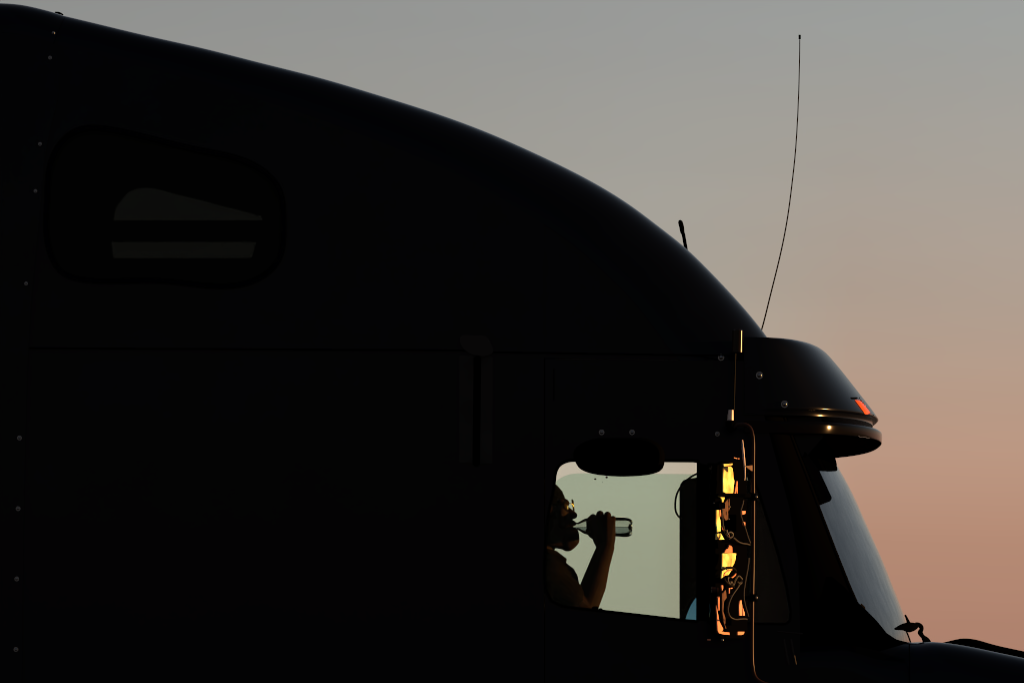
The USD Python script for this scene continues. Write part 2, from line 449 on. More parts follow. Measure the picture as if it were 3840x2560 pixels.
part("extender_panel", slab(ext_poly, flat(-0.008), (0, 0.007, 0)), PAINT, ext)
part("extender_panel", slab(ext_poly, lambda a, b: at(a, b, 0) + np.array([0, W + 0.001, 0]), (0, 0.007, 0)), PAINT, ext)
part("lip_clip", tube([at(206, 47, 0.22), at(222, 50, 0.22), at(237, 57, 0.22)], [0.002, 0.004, 0.002], n=8), BLACK, ext)
ipg = LinearNDInterpolator(proj(Ge[:, :20]).reshape(-1, 2), Ge[:, :20].reshape(-1, 3))
for (x, y) in SCREWS:
    p = ipg(x, y) if y < 300 and np.all(np.isfinite(ipg(x, y))) else at(x, y, -0.009)
    part("screw", screw(np.asarray(p).ravel(), 0.0042 if y < 1300 else 0.0055), CHROME, ext)

# drip rail and trims below the raised roof
part("drip_rail", slab(poly([(0, 1300), (1725, 1309), (1850, 1316), (2770, 1330), (2770, 1336), (1850, 1323), (1725, 1316), (0, 1307)]), flat(-0.006), (0, 0.005, 0)), BLACK)
part("roof_joint_cover", slab(spline([(1728, 1262), (1780, 1258), (1822, 1262), (1842, 1290), (1850, 1312), (1740, 1308)], 40, True), flat(-0.012), (0, 0.011, 0)), TRIM)
part("grab_handle", [tube([at(1790, 1345, -0.005), at(1790, 1360, -0.06), at(1788, 1540, -0.065), at(1786, 1715, -0.06), at(1786, 1735, -0.005)], 0.013, n=40)], BLACK)
part("handle_recess", slab(poly([(1722, 1332), (1848, 1336), (1846, 1738), (1722, 1734)]).buffer(-6).buffer(6), flat(-0.003), (0, 0.0025, 0)), TRIM)

# door with window, vent window, handle
WIN = spline([(2046, 2140), (2052, 2010), (2066, 1900), (2083, 1812), (2100, 1748), (2122, 1734), (2165, 1729)], 40)
win = [tuple(q) for q in WIN] + [(2300, 1728), (2450, 1730), (2600, 1731), (2615, 1732), (2614, 1800), (2612, 2324), (2548, 2318), (2400, 2301), (2240, 2283), (2165, 2275), (2106, 2266), (2070, 2248), (2050, 2205)]
VENTW = [(2660, 1745), (2800, 1752), (2838, 1836), (2875, 1950), (2915, 2080), (2945, 2200), (2960, 2290), (2958, 2322), (2945, 2333), (2660, 2330)]
door_top = np.interp([2044, 2790], top_px[:, 0], top_px[:, 1])
DOOR_TOP = [(2044, 1345), (2790, 1352)]
door_poly = poly(DOOR_TOP + [(2850, 1500), (2905, 1700), (2960, 1900), (2993, 2100), (3000, 2340), (3000, 2700), (2980, FLOOR_PX), (2044, FLOOR_PX)], [win, VENTW])
header = largest(split_top(2040, 2958) + [(2958, 1900), (2908, 1700), (2853, 1500), (2793, 1349), (2040, 1342)])
part("cab_side_header", slab(header, flat(0.002), (0, 0.043, 0)), PAINT)
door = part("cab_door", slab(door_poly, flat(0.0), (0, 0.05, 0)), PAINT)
part("door_edge_seal", slab(poly([(2075, 1380), (2079, 1380), (2079, 1500), (2075, 1500)]), flat(-0.004), (0, 0.003, 0)), RUBBER, door)
seal = poly(poly(win).buffer(10).exterior.coords, [poly(win).buffer(-1.0).exterior.coords])
part("window_seal", slab(seal, flat(-0.003), (0, 0.02, 0)), RUBBER, door)
glass_top = spline([(2056, 1860), (2078, 1812), (2100, 1793), (2128, 1780), (2175, 1774), (2230, 1773)], 24)
glass_poly = [tuple(q) for q in glass_top] + [(2480, 1776), (2628, 1777), (2626, 2340), (2400, 2320), (2030, 2290), (2036, 2000)]
part("window_glass", slab(glass_poly, flat(0.022), (0, 0.005, 0)), WINDOW, door, label="green tinted door window rolled down a few centimetres")
part("window_divider", slab(poly([(2617, 1734), (2657, 1744), (2657, 2328), (2617, 2324)]), flat(-0.005), (0, 0.02, 0)), BLACK, door)
part("vent_glass", slab(poly(VENTW), flat(0.02), (0, 0.005, 0)), VENT, door)
vseal = poly(poly(VENTW).buffer(10).exterior.coords, [poly(VENTW).exterior.coords])
part("window_seal", slab(vseal, flat(-0.003), (0, 0.02, 0)), RUBBER, door)
for (x, y, s) in ((2232, 1795, 4.5), (2275, 1789, 5), (2259, 1806, 1.5)):
    part("dirt_fleck", ball(at(x, y, 0.021), (s / PPM, 0.0015, s * 0.7 / PPM), 1), BROWN, door)
part("sill_rubber", [ball(at(2232, 2279, -0.004), (0.012, 0.01, 0.007)), ball(at(2252, 2283, -0.004), (0.007, 0.008, 0.004))], RUBBER, door)
part("door_handle", [rbox(at(2150, 2640, -0.02), (0.16, 0.02, 0.03), 0.008), tube([at(2085, 2640, 0.0), at(2085, 2640, -0.02)], 0.008), tube([at(2215, 2640, 0.0), at(2215, 2640, -0.02)], 0.008)], BLACK, door)
part("screw", screw(at(2256, 1620, -0.002), 0.0065), CHROME, door)
part("screw", screw(at(2370, 1620, -0.002), 0.0065), CHROME, door)
part("screw", screw(at(2690, 1626, -0.002), 0.0055), CHROME, door)
part("screw", screw(at(2704, 1340, -0.004), 0.0075), CHROME)

# look-down mirror over the door window
ld = spline([(2150, 1700), (2157, 1730), (2170, 1752), (2205, 1771), (2265, 1782), (2330, 1786), (2400, 1783), (2455, 1774), (2484, 1757), (2491, 1730), (2488, 1690), (2450, 1655), (2330, 1646), (2200, 1655)], 60, True)
layers = []
for y, s in ((0.0, 1.0), (-0.05, 1.0), (-0.10, 0.985), (-0.125, 0.95), (-0.137, 0.87)):
    c = ld.mean(0)
    a = at(*((ld - c) * s + c).T, 0.0)
    a = np.array(a)
    a[:, 1] = y
    layers.append(a)
ldm = part("lookdown_mirror", trimesh.convex.convex_hull(np.vstack(layers)), BLACK, smooth=40, label="black rounded look-down mirror housing above the door window")

# windshield
WS = spline([(3075, 1610), (3139, 1744), (3180, 1816), (3253, 1973), (3311, 2103), (3359, 2223), (3393, 2310), (3411, 2372), (3418, 2425)], 60)
NEAR_WS = np.array([(2975, 1610), (3028, 1744), (3058, 1816), (3120, 1973), (3172, 2103), (3222, 2223), (3262, 2310), (3285, 2372), (3300, 2425)]) - np.array([34.0, 0.0])


def ws_build(P, m=41):
    A = at(P[:, 0], P[:, 1], 0.95)
    v = np.linspace(-1, 1, m)
    # the near corner's place on the side, at the same height
    nx = (np.interp(P[:, 1], NEAR_WS[:, 1], NEAR_WS[:, 0]) - 1920) / PPM
    sweep = np.maximum(A[:, 0] - nx, 0.05)
    X = A[:, 0][:, None] - sweep[:, None] * np.abs(v)[None] ** 2.3
    Gr = np.stack([X, np.broadcast_to(HALF + 1.13 * v, X.shape), np.broadcast_to(A[:, 2][:, None], X.shape)], -1)
    return Gr


Pw = fit(WS, ws_build)
Gw = ws_build(Pw)
WS_FLIP = bool(gridmesh(Gw).face_normals[:, 0].mean() < 0)
wsh = part("windshield", gridmesh(Gw, flip=WS_FLIP), WSHIELD, smooth=True)
for e, o in ((0, -0.004), (-1, 0.004)):
    part("windshield_seal", tube(Gw[:, e] + [0, o, 0], 0.008), RUBBER, wsh)
# corner pillars: from the door's front edge round to the glass
for side in (0, 1):
    zs = Gw[:, 0, 2]
    glass = Gw[:, 0].copy()
    rear = np.stack([np.interp(zs, at(0, np.array([2700, 2340, 2100, 1900, 1700, 1500, 1352])).T[2], at(np.array([3000, 3000, 2993, 2960, 2905, 2850, 2790]), 0).T[0]), 0 * zs + 0.004, zs], -1)
    s = np.linspace(0, 1, 8)
    B = rear[:, None] * (1 - s)[None, :, None] + glass[:, None] * s[None, :, None]
    B[..., 1] = 0.004 + (glass[:, 1][:, None] - 0.012) * (s[None] ** 2.2)
    B2 = B[:, ::-1] + np.array([-0.012, 0.05, 0])
    ringed = np.concatenate([B, B2], 1)
    if side:
        ringed[..., 1] = W - ringed[..., 1]
    part("corner_pillar", gridmesh(ringed, wrap=True), BLACK, smooth=40)

# cowl: closes the corner below the glass, and the hood's rear
hood_T = spline([(2960, 2330), (3060, 2330), (3160, 2335), (3240, 2352), (3300, 2376), (3350, 2394), (3412, 2406), (3480, 2405), (3560, 2411), (3640, 2424), (3750, 2447), (3840, 2466), (4000, 2505), (4200, 2570), (4400, 2660), (4560, 2790), (4620, 2960), (4630, 3200)], 110)


def hood_sec(P):
    return cap_section(P, 0.16, HALF - 0.03, 0.012, y0=0.03)[0]


Ph = fit(hood_T, hood_sec)
hood_G, hood_edge = cap_section(Ph, 0.16, HALF - 0.03, 0.012, y0=0.03)
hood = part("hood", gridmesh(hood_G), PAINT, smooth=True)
he = proj(np.column_stack([hood_edge[:, 0], 0 * hood_edge[:, 0], hood_edge[:, 2]]))
arch = [(4250 + 640 * math.cos(a), FLOOR_PX + 60 - 640 * math.sin(a)) for a in np.linspace(math.pi * 0.99, math.pi * 0.42, 20)]
low = float(proj(np.array([0, 0, 0.75]))[1])
ok = he[:, 0] < he[:, 0].max() - 1
hp = poly([tuple(q) for q in he[ok]] + [(he[ok][-1, 0], low), (3700, low), (3600, 3380), (3400, 3400), (3000, 3400)]).buffer(0)
if hp.geom_type != "Polygon":
    hp = max(hp.geoms, key=lambda q: q.area)
part("hood_side", slab(hp, flat(0.03), (0, 0.02, 0)), PAINT, hood)
part("hood_side", slab(hp, lambda a, b: at(a, b, 0) + np.array([0, W - 0.05, 0]), (0, 0.02, 0)), PAINT, hood)
bulge_T = spline([(3540, 2410), (3590, 2401), (3632, 2397), (3740, 2418), (3840, 2441), (4000, 2480), (4200, 2540)], 50)
Pb = fit(bulge_T, lambda P: cap_section(P, 0.03, 0.5, 0.0, y0=0.7)[0])
gb, eb = cap_section(Pb, 0.03, 0.5, 0.0, y0=0.7)
gb2 = gb.copy()
bl = np.concatenate([gb[:, :1] - np.array([0, 0, 0.12]), gb, gb[:, -1:] - np.array([0, 0, 0.12])], 1)
part("hood_scoop", gridmesh(bl), BLACK, hood, smooth=30)
part("panel_joint", slab(poly([(3408, 2412), (3412, 2412), (3414, 2700), (3410, 2700)]), flat(0.026), (0, 0.004, 0)), RUBBER, hood)
for k, x in enumerate((2940, 2966)):
    part("cowl_rib", tube([at(x, 2395, -0.002), at(x + 8, 2440, -0.004), at(x + 18, 2490, -0.002)], 0.004, n=12), TRIM)
part("cowl_strip", tube([at(2915, 2366, -0.001), at(2960, 2370, -0.002), at(3010, 2374, -0.001)], 0.0025, n=10), TRIM)

# sun visor over the windshield
VX0 = (2790 - 1920) / PPM


def visor_build(P, m=61, n=2.6):
    A = at(P[:, 0], P[:, 1], 0.0)
    a = np.linspace(0, np.pi, m)
    v = -np.sign(np.cos(a)) * np.abs(np.cos(a)) ** (2 / n)
    f = np.sin(a) ** (2 / n)
    X = VX0 + (A[:, 0] - VX0)[:, None] * f[None]
    return np.stack([X, np.broadcast_to(HALF + 1.215 * v, X.shape), np.broadcast_to(A[:, 2][:, None], X.shape)], -1)


VIS = spline([(2792, 1276), (2880, 1281), (2980, 1290), (3048, 1300), (3090, 1318), (3118, 1345), (3160, 1395), (3205, 1452), (3250, 1510), (3280, 1550), (3292, 1568)], 60)
Pv = fit(VIS, visor_build, 14)
LIP = np.array([(3301, 1579), (3307, 1584), (3308, 1590), (3308, 1602), (3307, 1620)], float)
Pl = fit(LIP, visor_build, 14, (1, 0))
# visor body: outer skin, then a turned-in groove, then an inner skin so that it has thickness
inner = Pv[::-1] + np.array([-22, 26])
groove = np.array([Pv[-1] + (-8, 6), Pv[-1] + (-24, 8)])
Gv = visor_build(np.vstack([Pv, groove, inner]))
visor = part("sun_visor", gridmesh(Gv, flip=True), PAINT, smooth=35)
lipP = np.vstack([Pl[0] + (-26, 2), Pl[0] + (-6, -2), Pl, Pl[-1] + (-2, 2), Pl[-1] + (-5, 0), Pl[0] + (-30, 6)])
part("visor_lip", gridmesh(visor_build(lipP), flip=True), PAINT_LIP, visor, smooth=18, label="glossy lower lip of the sun visor")
under = visor_build(np.vstack([Pl[-1] + (-3, 2.5), Pl[-1] + (-60, 1), Pl[-1] + (-120, -8), np.array([Pl[-1][0] - 300, Pl[-1][1] - 20])]))
part("visor_underside", gridmesh(under, flip=True), BLACK, visor, smooth=True)
# where the visor meets the cab side
part("visor_cheek", slab(poly([(2785, 1282), (2850, 1284), (2960, 1330), (3030, 1440), (3080, 1560), (3085, 1640), (3020, 1715), (2960, 1700), (2905, 1690), (2850, 1500)]), flat(0.12), (0, 0.03, 0)), PAINT, visor)
nearv = visor_build(Pv)[:, 1:30]
vis_at = LinearNDInterpolator(proj(nearv).reshape(-1, 2), nearv.reshape(-1, 3))
dv = np.gradient(nearv, axis=0)
du = np.gradient(nearv, axis=1)
nn = np.cross(dv, du)
nn /= np.linalg.norm(nn, axis=-1, keepdims=True) + 1e-12
nn = np.where((nn[..., 1:2] - 0.3 * nn[..., :1]) > 0, -nn, nn)
vis_n = LinearNDInterpolator(proj(nearv).reshape(-1, 2), nn.reshape(-1, 3))


def visor_patch(x0, x1, y0, y1, lift, n=(14, 9), xr=0.0):
    """A raised piece of the visor's own skin between two heights, near the near front corner."""
    Gf = visor_build(Pv, 241)[:, 1:118]
    pr = proj(Gf)
    p3 = LinearNDInterpolator(pr.reshape(-1, 2), Gf.reshape(-1, 3))
    rows = []
    hs = np.linspace(y0 - 6, y1 + 6, 9)
    edge = [max(pr[int(np.argmin(abs(pr[:, j, 1] - y))), j, 0] for j in range(60, 117, 2)) for y in hs]
    line = np.polyfit(hs, edge, 1)
    for k, t in enumerate(np.linspace(0, 1, n[0])):
        y = y0 + (y1 - y0) * t
        sil = float(np.polyval(line, y))
        row = []
        for u in np.linspace(0, 1, n[1]):
            x = sil - (x0 + (x1 - x0) * u)
            row.append(np.asarray(p3(x, y)).ravel())
        rows.append(row)
    Gp = np.array(rows)
    bad = ~np.isfinite(Gp).all(-1)
    Gp[bad] = np.nan
    for k in range(n[0]):
        for c in range(3):
            w = np.isfinite(Gp[k, :, c])
            Gp[k, :, c] = np.interp(np.arange(n[1]), np.arange(n[1])[w], Gp[k, w, c])
    nr = np.cross(np.gradient(Gp, axis=0), np.gradient(Gp, axis=1))
    nr /= np.linalg.norm(nr, axis=-1, keepdims=True) + 1e-12
    if nr[..., 0].mean() < 0:
        nr = -nr
    S_, T_ = np.meshgrid(np.linspace(0, 1, n[0]), np.linspace(0, 1, n[1]), indexing="ij")
    e = np.minimum(np.minimum(S_, 1 - S_) * 5, np.minimum(T_, 1 - T_) * 4).clip(0, 1)
    top = Gp + nr * (0.001 + lift * np.sqrt(e))[..., None]
    bot = Gp - nr * 0.003
    rim = [np.concatenate([q_[0, :], q_[1:, -1], q_[-1, ::-1][1:], q_[::-1, 0][1:]]) for q_ in (top, bot)]
    me = trimesh.util.concatenate([gridmesh(top), gridmesh(bot), gridmesh(np.stack(rim))])
    me.merge_vertices()
    me.fix_normals()
    return me


lamp = part("marker_lamp", visor_patch(17, 40, 1499, 1553, 0.006), LENS, visor, smooth=40, label="orange marker lamp lens on the visor corner")
part("lamp_bezel", visor_patch(12, 48, 1490, 1496, 0.004, (4, 9)), BLACK, visor)
part("lamp_bezel", visor_patch(12, 46, 1556, 1562, 0.004, (4, 9)), BLACK, visor)
for (x, y) in ((2848, 1407), (2942, 1515)):
    p = np.asarray(vis_at(x, y)).ravel()
    part("screw", screw(p - np.array([0, 0.003, 0]), 0.0085), CHROME, visor)
part("visor_bracket", slab(poly([(3030, 1600), (3122, 1680), (3130, 1705), (3139, 1743), (3118, 1733), (3090, 1722), (3060, 1716), (3030, 1714), (2990, 1700)]), flat(0.55), (0, 0.02, 0)), BLACK, visor)

# wiper at the foot of the windshield, seen end on
wip = part("wiper", tube([at(3355, 2356, 0.20), at(3370, 2353, 0.21), at(3384, 2350, 0.22), at(3405, 2350, 0.24), at(3425, 2348, 0.26), at(3441, 2342, 0.28)],
                         [0.003, 0.009, 0.014, 0.018, 0.014, 0.007], n=30), BLACK, label="black wiper arm and blade seen end on at the hood's rear edge")
part("wiper_arm", tube([at(3434, 2338, 0.27), at(3449, 2343, 0.28), at(3456, 2357, 0.30), at(3451, 2369, 0.32), at(3463, 2388, 0.34), at(3477, 2409, 0.36), at(3482, 2420, 0.36)], [0.006, 0.008, 0.007, 0.009, 0.007, 0.013, 0.015], n=30), BLACK, wip)
part("wiper_hose", tube([at(3399, 2366, 0.24), at(3407, 2385, 0.26), at(3416, 2412, 0.28)], 0.0026, n=10), RUBBER, wip)
part("spray_nozzle", tube([at(3394, 2304, 0.24), at(3401, 2318, 0.24), at(3409, 2342, 0.24)], [0.003, 0.0045, 0.008], n=10), RUBBER, wip)
part("cowl_corner", slab(poly([(3120, 2160), (3168, 2200), (3206, 2246), (3250, 2288), (3288, 2326), (3325, 2372), (3362, 2396), (3410, 2408), (3300, 2440), (3120, 2400)]), flat(0.024), (0, 0.03, 0)), BLACK)

# cab interior: floor, rear bulkhead, dash, sun flap, bunk, seat
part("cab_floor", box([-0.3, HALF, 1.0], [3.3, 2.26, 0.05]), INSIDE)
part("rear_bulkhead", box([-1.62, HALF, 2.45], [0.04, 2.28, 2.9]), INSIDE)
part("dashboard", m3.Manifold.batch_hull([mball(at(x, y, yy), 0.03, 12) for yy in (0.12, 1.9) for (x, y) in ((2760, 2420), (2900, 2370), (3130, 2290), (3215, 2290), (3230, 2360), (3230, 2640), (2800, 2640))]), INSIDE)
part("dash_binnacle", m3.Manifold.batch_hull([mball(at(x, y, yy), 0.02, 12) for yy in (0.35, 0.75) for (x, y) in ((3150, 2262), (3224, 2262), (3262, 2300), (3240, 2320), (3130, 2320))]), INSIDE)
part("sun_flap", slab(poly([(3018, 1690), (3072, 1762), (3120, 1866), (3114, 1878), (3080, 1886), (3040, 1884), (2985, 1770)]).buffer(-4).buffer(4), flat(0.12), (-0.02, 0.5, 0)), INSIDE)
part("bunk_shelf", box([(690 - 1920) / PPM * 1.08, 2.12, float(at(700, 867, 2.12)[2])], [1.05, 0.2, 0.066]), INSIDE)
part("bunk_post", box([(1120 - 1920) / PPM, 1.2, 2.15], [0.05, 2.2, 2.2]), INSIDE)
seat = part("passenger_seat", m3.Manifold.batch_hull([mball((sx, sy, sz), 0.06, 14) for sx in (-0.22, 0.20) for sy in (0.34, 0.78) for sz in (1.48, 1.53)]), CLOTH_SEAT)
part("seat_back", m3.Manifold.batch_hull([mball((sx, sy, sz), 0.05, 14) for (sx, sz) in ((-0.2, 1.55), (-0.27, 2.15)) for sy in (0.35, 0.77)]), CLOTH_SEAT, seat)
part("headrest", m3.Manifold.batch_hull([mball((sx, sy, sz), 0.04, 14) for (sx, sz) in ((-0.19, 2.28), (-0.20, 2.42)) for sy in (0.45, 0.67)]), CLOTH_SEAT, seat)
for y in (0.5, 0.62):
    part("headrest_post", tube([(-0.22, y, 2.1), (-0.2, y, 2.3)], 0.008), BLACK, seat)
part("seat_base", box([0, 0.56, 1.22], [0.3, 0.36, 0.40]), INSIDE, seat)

# far side mirror with its cable, and the long whip aerial
FY = 2.62
far = part("side_mirror", slab(poly([(2548, 2480), (2548, 1836), (2551, 1815), (2562, 1800), (2580, 1793), (2612, 1789), (2700, 1789), (2790, 1795), (2850, 1850), (2850, 2480)]),
                               lambda a, b: at(a, b, FY) + np.stack([0 * a, (a - 2548) * 0.0004, 0 * a], -1), (0.05, 0.10, 0)), BLACK, label="dark mirror housing on the far side of the cab, seen through the window")
part("mirror_glass", slab(poly([(2560, 2215), (2560, 1840), (2570, 1815), (2600, 1806), (2690, 1806), (2690, 2215)]), lambda a, b: at(a, b, FY - 0.012) + np.stack([0 * a, (a - 2560) * 0.0004, 0 * a], -1), (0.002, 0.005, 0)), BLACK, far)
sp = trimesh.creation.icosphere(3, 1.0)
sp.apply_scale((0.072, 0.010, 0.088))
sp.apply_transform(trimesh.geometry.align_vectors([0, -1, 0], np.array([-0.74, -0.62, 0.20])))
sp.apply_translation(at(2613, 2312, FY - 0.05))
part("spot_mirror", sp, SPOT, far, smooth=True, label="blue tinted convex spot mirror low on the far mirror")
part("mirror_cable", tube([at(2622, 1772, FY - 0.1), at(2590, 1788, FY - 0.08), at(2560, 1815, FY - 0.06), at(2541, 1845, FY - 0.05), at(2532, 1885, FY - 0.05), at(2534, 1915, FY - 0.04), at(2550, 1940, FY - 0.01), at(2565, 1950, FY + 0.02)], 0.0036, n=50), RUBBER, far)
for y in (1880, 2400):
    part("mirror_arm", tube([at(2700, y, FY + 0.05), at(2720, y, 2.38)], 0.015), BLACK, far)
whip_px = [(2700, 1800), (2760, 1560), (2812, 1370), (2857, 1233), (2885, 1123), (2912, 1015), (2935, 915), (2955, 805), (2970, 690), (2981, 590), (2989, 480), (2995, 350), (2998, 240), (2999, 150)]
wh = spline(whip_px, 80)
whip = part("antenna", tube(at(wh[:, 0], wh[:, 1], FY), np.linspace(0.0032, 0.0018, 80)), WIRE, label="long thin bent whip antenna rising beyond the roof's nose")
part("antenna_tip", tube([at(2999, 132, FY), at(2999, 148, FY)], 0.0042), BLACK, whip)

# short stub aerial on the roof
ya = 1.0
stub = part("antenna", tube([at(2590, 1030, ya), at(2573, 938, ya), at(2563, 880, ya), at(2558, 868, ya)], [0.0062, 0.0062, 0.0062, 0.0075]), BLACK, label="short thick-topped stub antenna on the roof")
part("antenna_tip", tube([at(2559, 871, ya), at(2556, 850, ya), at(2551, 832, ya), at(2549.5, 826, ya)], [0.0075, 0.0085, 0.0082, 0.004]), RUBBER, stub)

# ------------------------------------------------------------------ near side mirror, its shell broken away
MQ, MT = np.array([(2690 - 1920) / PPM, -0.36]), np.array([0.45, 0.89])
MN = np.array([0.89, -0.45, 0.0])


def on_plate(lift=0.0, turn=0.0):
    """Photograph places laid on the mirror's slanting plate, lift metres in front of it."""
    t = np.array([MT[0] * math.cos(turn) - MT[1] * math.sin(turn), MT[0] * math.sin(turn) + MT[1] * math.cos(turn)])
    q = MQ + MN[:2] * lift

    def f(px, py):
        px, py = np.asarray(px, float), np.asarray(py, float)
        a = (px - 1920) / PPM                       # X = a * (DIST + y) / DIST ; X - q0 = (y - q1) * t0 / t1
        s = t[0] / t[1]
        y = (a - q[0] + q[1] * s) / (s - a / DIST)
        return at(px, py, y)
    return f


mir = part("side_mirror", slab(poly([(2690, 1745), (2720, 1728), (2780, 1728), (2800, 1745), (2803, 2370), (2790, 2392), (2710, 2392), (2684, 2370), (2682, 1880)]), on_plate(-0.05), MN * -0.02), BLACK, label="broken side mirror with bare backing plates and loose wires lit orange")
FR = [  # bright pieces: outline, material, lift, turn
    ([(2714, 1740), (2718, 1738), (2747, 1737), (2748, 1741), (2741, 1745), (2716, 1749)], CREAM, 0.012, 0.0),
    ([(2715, 1752), (2741, 1748), (2748, 1756), (2751, 1790), (2754, 1803), (2751, 1832), (2749, 1848), (2722, 1848), (2713, 1843), (2712, 1800), (2714, 1765)], CREAM, 0.0, 0.0),
    ([(2763, 1803), (2769, 1805), (2766, 1820), (2760, 1850), (2755, 1849)], AMBER, 0.0, 0.2),
    ([(2765, 1822), (2768, 1825), (2770, 1852), (2766, 1853), (2764, 1840)], AMBER, 0.0, 0.2),
    ([(2689, 1857), (2716, 1859), (2718, 1866), (2712, 1882), (2709, 1881), (2706, 1867)], CREAM, 0.0, 0.1),
    ([(2688, 1911), (2696, 1911), (2698, 1935), (2702, 1952), (2704, 1972), (2703, 1990), (2691, 1994), (2687, 1960)], CREAM, 0.0, 0.05),
    ([(2699, 1911), (2704, 1911), (2704, 1938), (2700, 1928)], AMBER, 0.0, 0.2),
    ([(2710, 1958), (2714, 1962), (2717, 1974), (2712, 1987), (2709, 1983)], AMBER, -0.01, 0.3),
    ([(2688, 2001), (2700, 1996), (2692, 2021), (2687, 2022)], CREAM, 0.0, 0.05),
    ([(2703, 1998), (2706, 2003), (2719, 2026), (2695, 2022)], CREAM, 0.0, 0.1),
    ([(2710, 2074), (2724, 2074), (2737, 2072), (2748, 2072), (2761, 2074), (2759, 2093), (2754, 2111), (2746, 2124), (2727, 2125), (2709, 2131)], CREAM, 0.0, 0.0),
    ([(2717, 2072), (2723, 2059), (2732, 2055), (2735, 2042), (2742, 2044), (2746, 2050), (2747, 2070)], AMBER, 0.01, 0.1),
    ([(2708, 2139), (2724, 2133), (2746, 2131), (2740, 2142), (2732, 2154), (2716, 2158), (2706, 2167)], CREAM, 0.004, 0.12),
    ([(2783, 1914), (2796, 1914), (2795, 1925), (2785, 1929)], AMBER, 0.02, -0.05),
    ([(2786, 1954), (2795, 1958), (2794, 1974), (2789, 1968)], AMBER, 0.02, -0.05),
    ([(2692, 2236), (2699, 2235), (2698, 2288), (2695, 2288)], AMBER, 0.01, 0.05),
    ([(2687, 2268), (2691, 2290), (2698, 2328), (2712, 2356), (2711, 2362), (2705, 2366), (2735, 2370), (2736, 2379), (2718, 2378), (2697, 2373), (2692, 2364), (2689, 2305)], AMBER, 0.0, 0.0),
    ([(2706, 2193), (2712, 2193), (2712, 2205), (2708, 2214)], AMBER, 0.02, 0.05),
    ([(2752, 2159), (2761, 2148), (2760, 2156), (2748, 2166), (2742, 2164)], AMBER, 0.015, 0.1),
    ([(2767, 2367), (2792, 2367), (2789, 2376), (2782, 2379), (2767, 2379)], AMBER, 0.0, -0.05),
    ([(2772, 2275), (2775, 2251), (2781, 2249), (2784, 2275), (2783, 2307), (2774, 2307)], AMBER, 0.0, -0.1),
    ([(2786, 2277), (2793, 2297), (2794, 2307), (2787, 2307)], AMBER, 0.0, -0.1),
    ([(2734, 2203), (2747, 2202), (2747, 2206), (2738, 2207), (2738, 2224), (2734, 2224)], AMBER, 0.01, 0.0),
]
for o, mat, lift, turn in FR:
    part("backing_fragment", slab(poly(o), on_plate(lift, turn), MN * -0.004), mat, mir)
DK = [  # dull brown pieces of the torn carrier
    [(2710, 1900), (2722, 1880), (2732, 1868), (2745, 1868), (2738, 1885), (2737, 1905), (2730, 1920), (2736, 1935), (2736, 1945), (2722, 1950), (2715, 1940), (2712, 1925)],
    [(2709, 2224), (2722, 2210), (2725, 2240), (2716, 2252), (2712, 2290), (2720, 2312), (2722, 2332), (2718, 2340), (2726, 2358), (2745, 2358), (2745, 2339), (2734, 2337), (2722, 2356), (2714, 2330), (2709, 2290)],
    [(2735, 2002), (2745, 2008), (2750, 2014), (2744, 2018), (2733, 2010)],
]
for o in DK:
    part("torn_carrier", slab(poly(o), on_plate(0.006, 0.3), MN * -0.004), BROWN, mir)
for (x, y, w, h, lift) in ((2708, 1896, 18, 16, 0.05), (2706, 2044, 22, 18, 0.05), (2762, 1856, 60, 8, 0.03), (2748, 2028, 80, 7, 0.03), (2760, 2172, 60, 16, 0.0), (2762, 2330, 34, 22, 0.0), (2770, 1960, 26, 60, -0.02)):
    part("mirror_bracket", slab(poly([(x - w / 2, y - h / 2), (x + w / 2, y - h / 2), (x + w / 2, y + h / 2), (x - w / 2, y + h / 2)]).buffer(2), on_plate(lift), MN * -0.02), BLACK, mir)
part("bracket_arm", [slab(poly([(2694, 1850), (2835, 1850), (2835, 1866), (2694, 1858)]), on_plate(0.03), MN * -0.02)], BLACK, mir)
part("bracket_arm", [slab(poly([(2690, 2024), (2815, 2026), (2830, 2045), (2690, 2038)]), on_plate(0.03), MN * -0.02)], BLACK, mir)


def wire(pts, r, mat, lift=0.035, n=40, name="wire"):
    w = spline(pts, n)
    part(name, tube(on_plate(lift)(w[:, 0], w[:, 1]), r, 8), mat, mir)


wire([(2705, 2136), (2716, 2130), (2730, 2126), (2748, 2128), (2760, 2140)], 0.0032, WIRE, 0.02)
wire([(2715, 2160), (2719, 2146), (2730, 2139), (2744, 2135)], 0.0022, AMBER, 0.025)
wire([(2778, 2180), (2765, 2205), (2750, 2226), (2738, 2250), (2731, 2280), (2735, 2305), (2748, 2318), (2765, 2321), (2785, 2319), (2802, 2321)], 0.0022, GREYWIRE, 0.05)
wire([(2808, 2090), (2806, 2120), (2799, 2160), (2792, 2200), (2790, 2240), (2794, 2265), (2801, 2290), (2807, 2310)], 0.0022, GREYWIRE, 0.05)
wire([(2750, 2015), (2762, 2024), (2775, 2033), (2790, 2037), (2812, 2042)], 0.0025, GREYWIRE, 0.05)
wire([(2788, 1875), (2782, 1900), (2778, 1920), (2784, 1950), (2795, 1980), (2806, 2015), (2814, 2035)], 0.0022, GREYWIRE, 0.05)
wire([(2708, 1890), (2707, 1915), (2709, 1945), (2713, 1975), (2722, 2000), (2735, 2020)], 0.003, GREYWIRE, 0.03)
wire([(2733, 2165), (2731, 2178), (2737, 2190), (2742, 2180), (2750, 2192), (2756, 2180), (2762, 2168), (2770, 2158), (2778, 2164), (2784, 2176), (2776, 2188), (2768, 2180)], 0.0028, GREYWIRE, 0.04, 60)
wire([(2716, 2166), (2722, 2178), (2733, 2188), (2748, 2196), (2754, 2204)], 0.003, WIRE, 0.04)
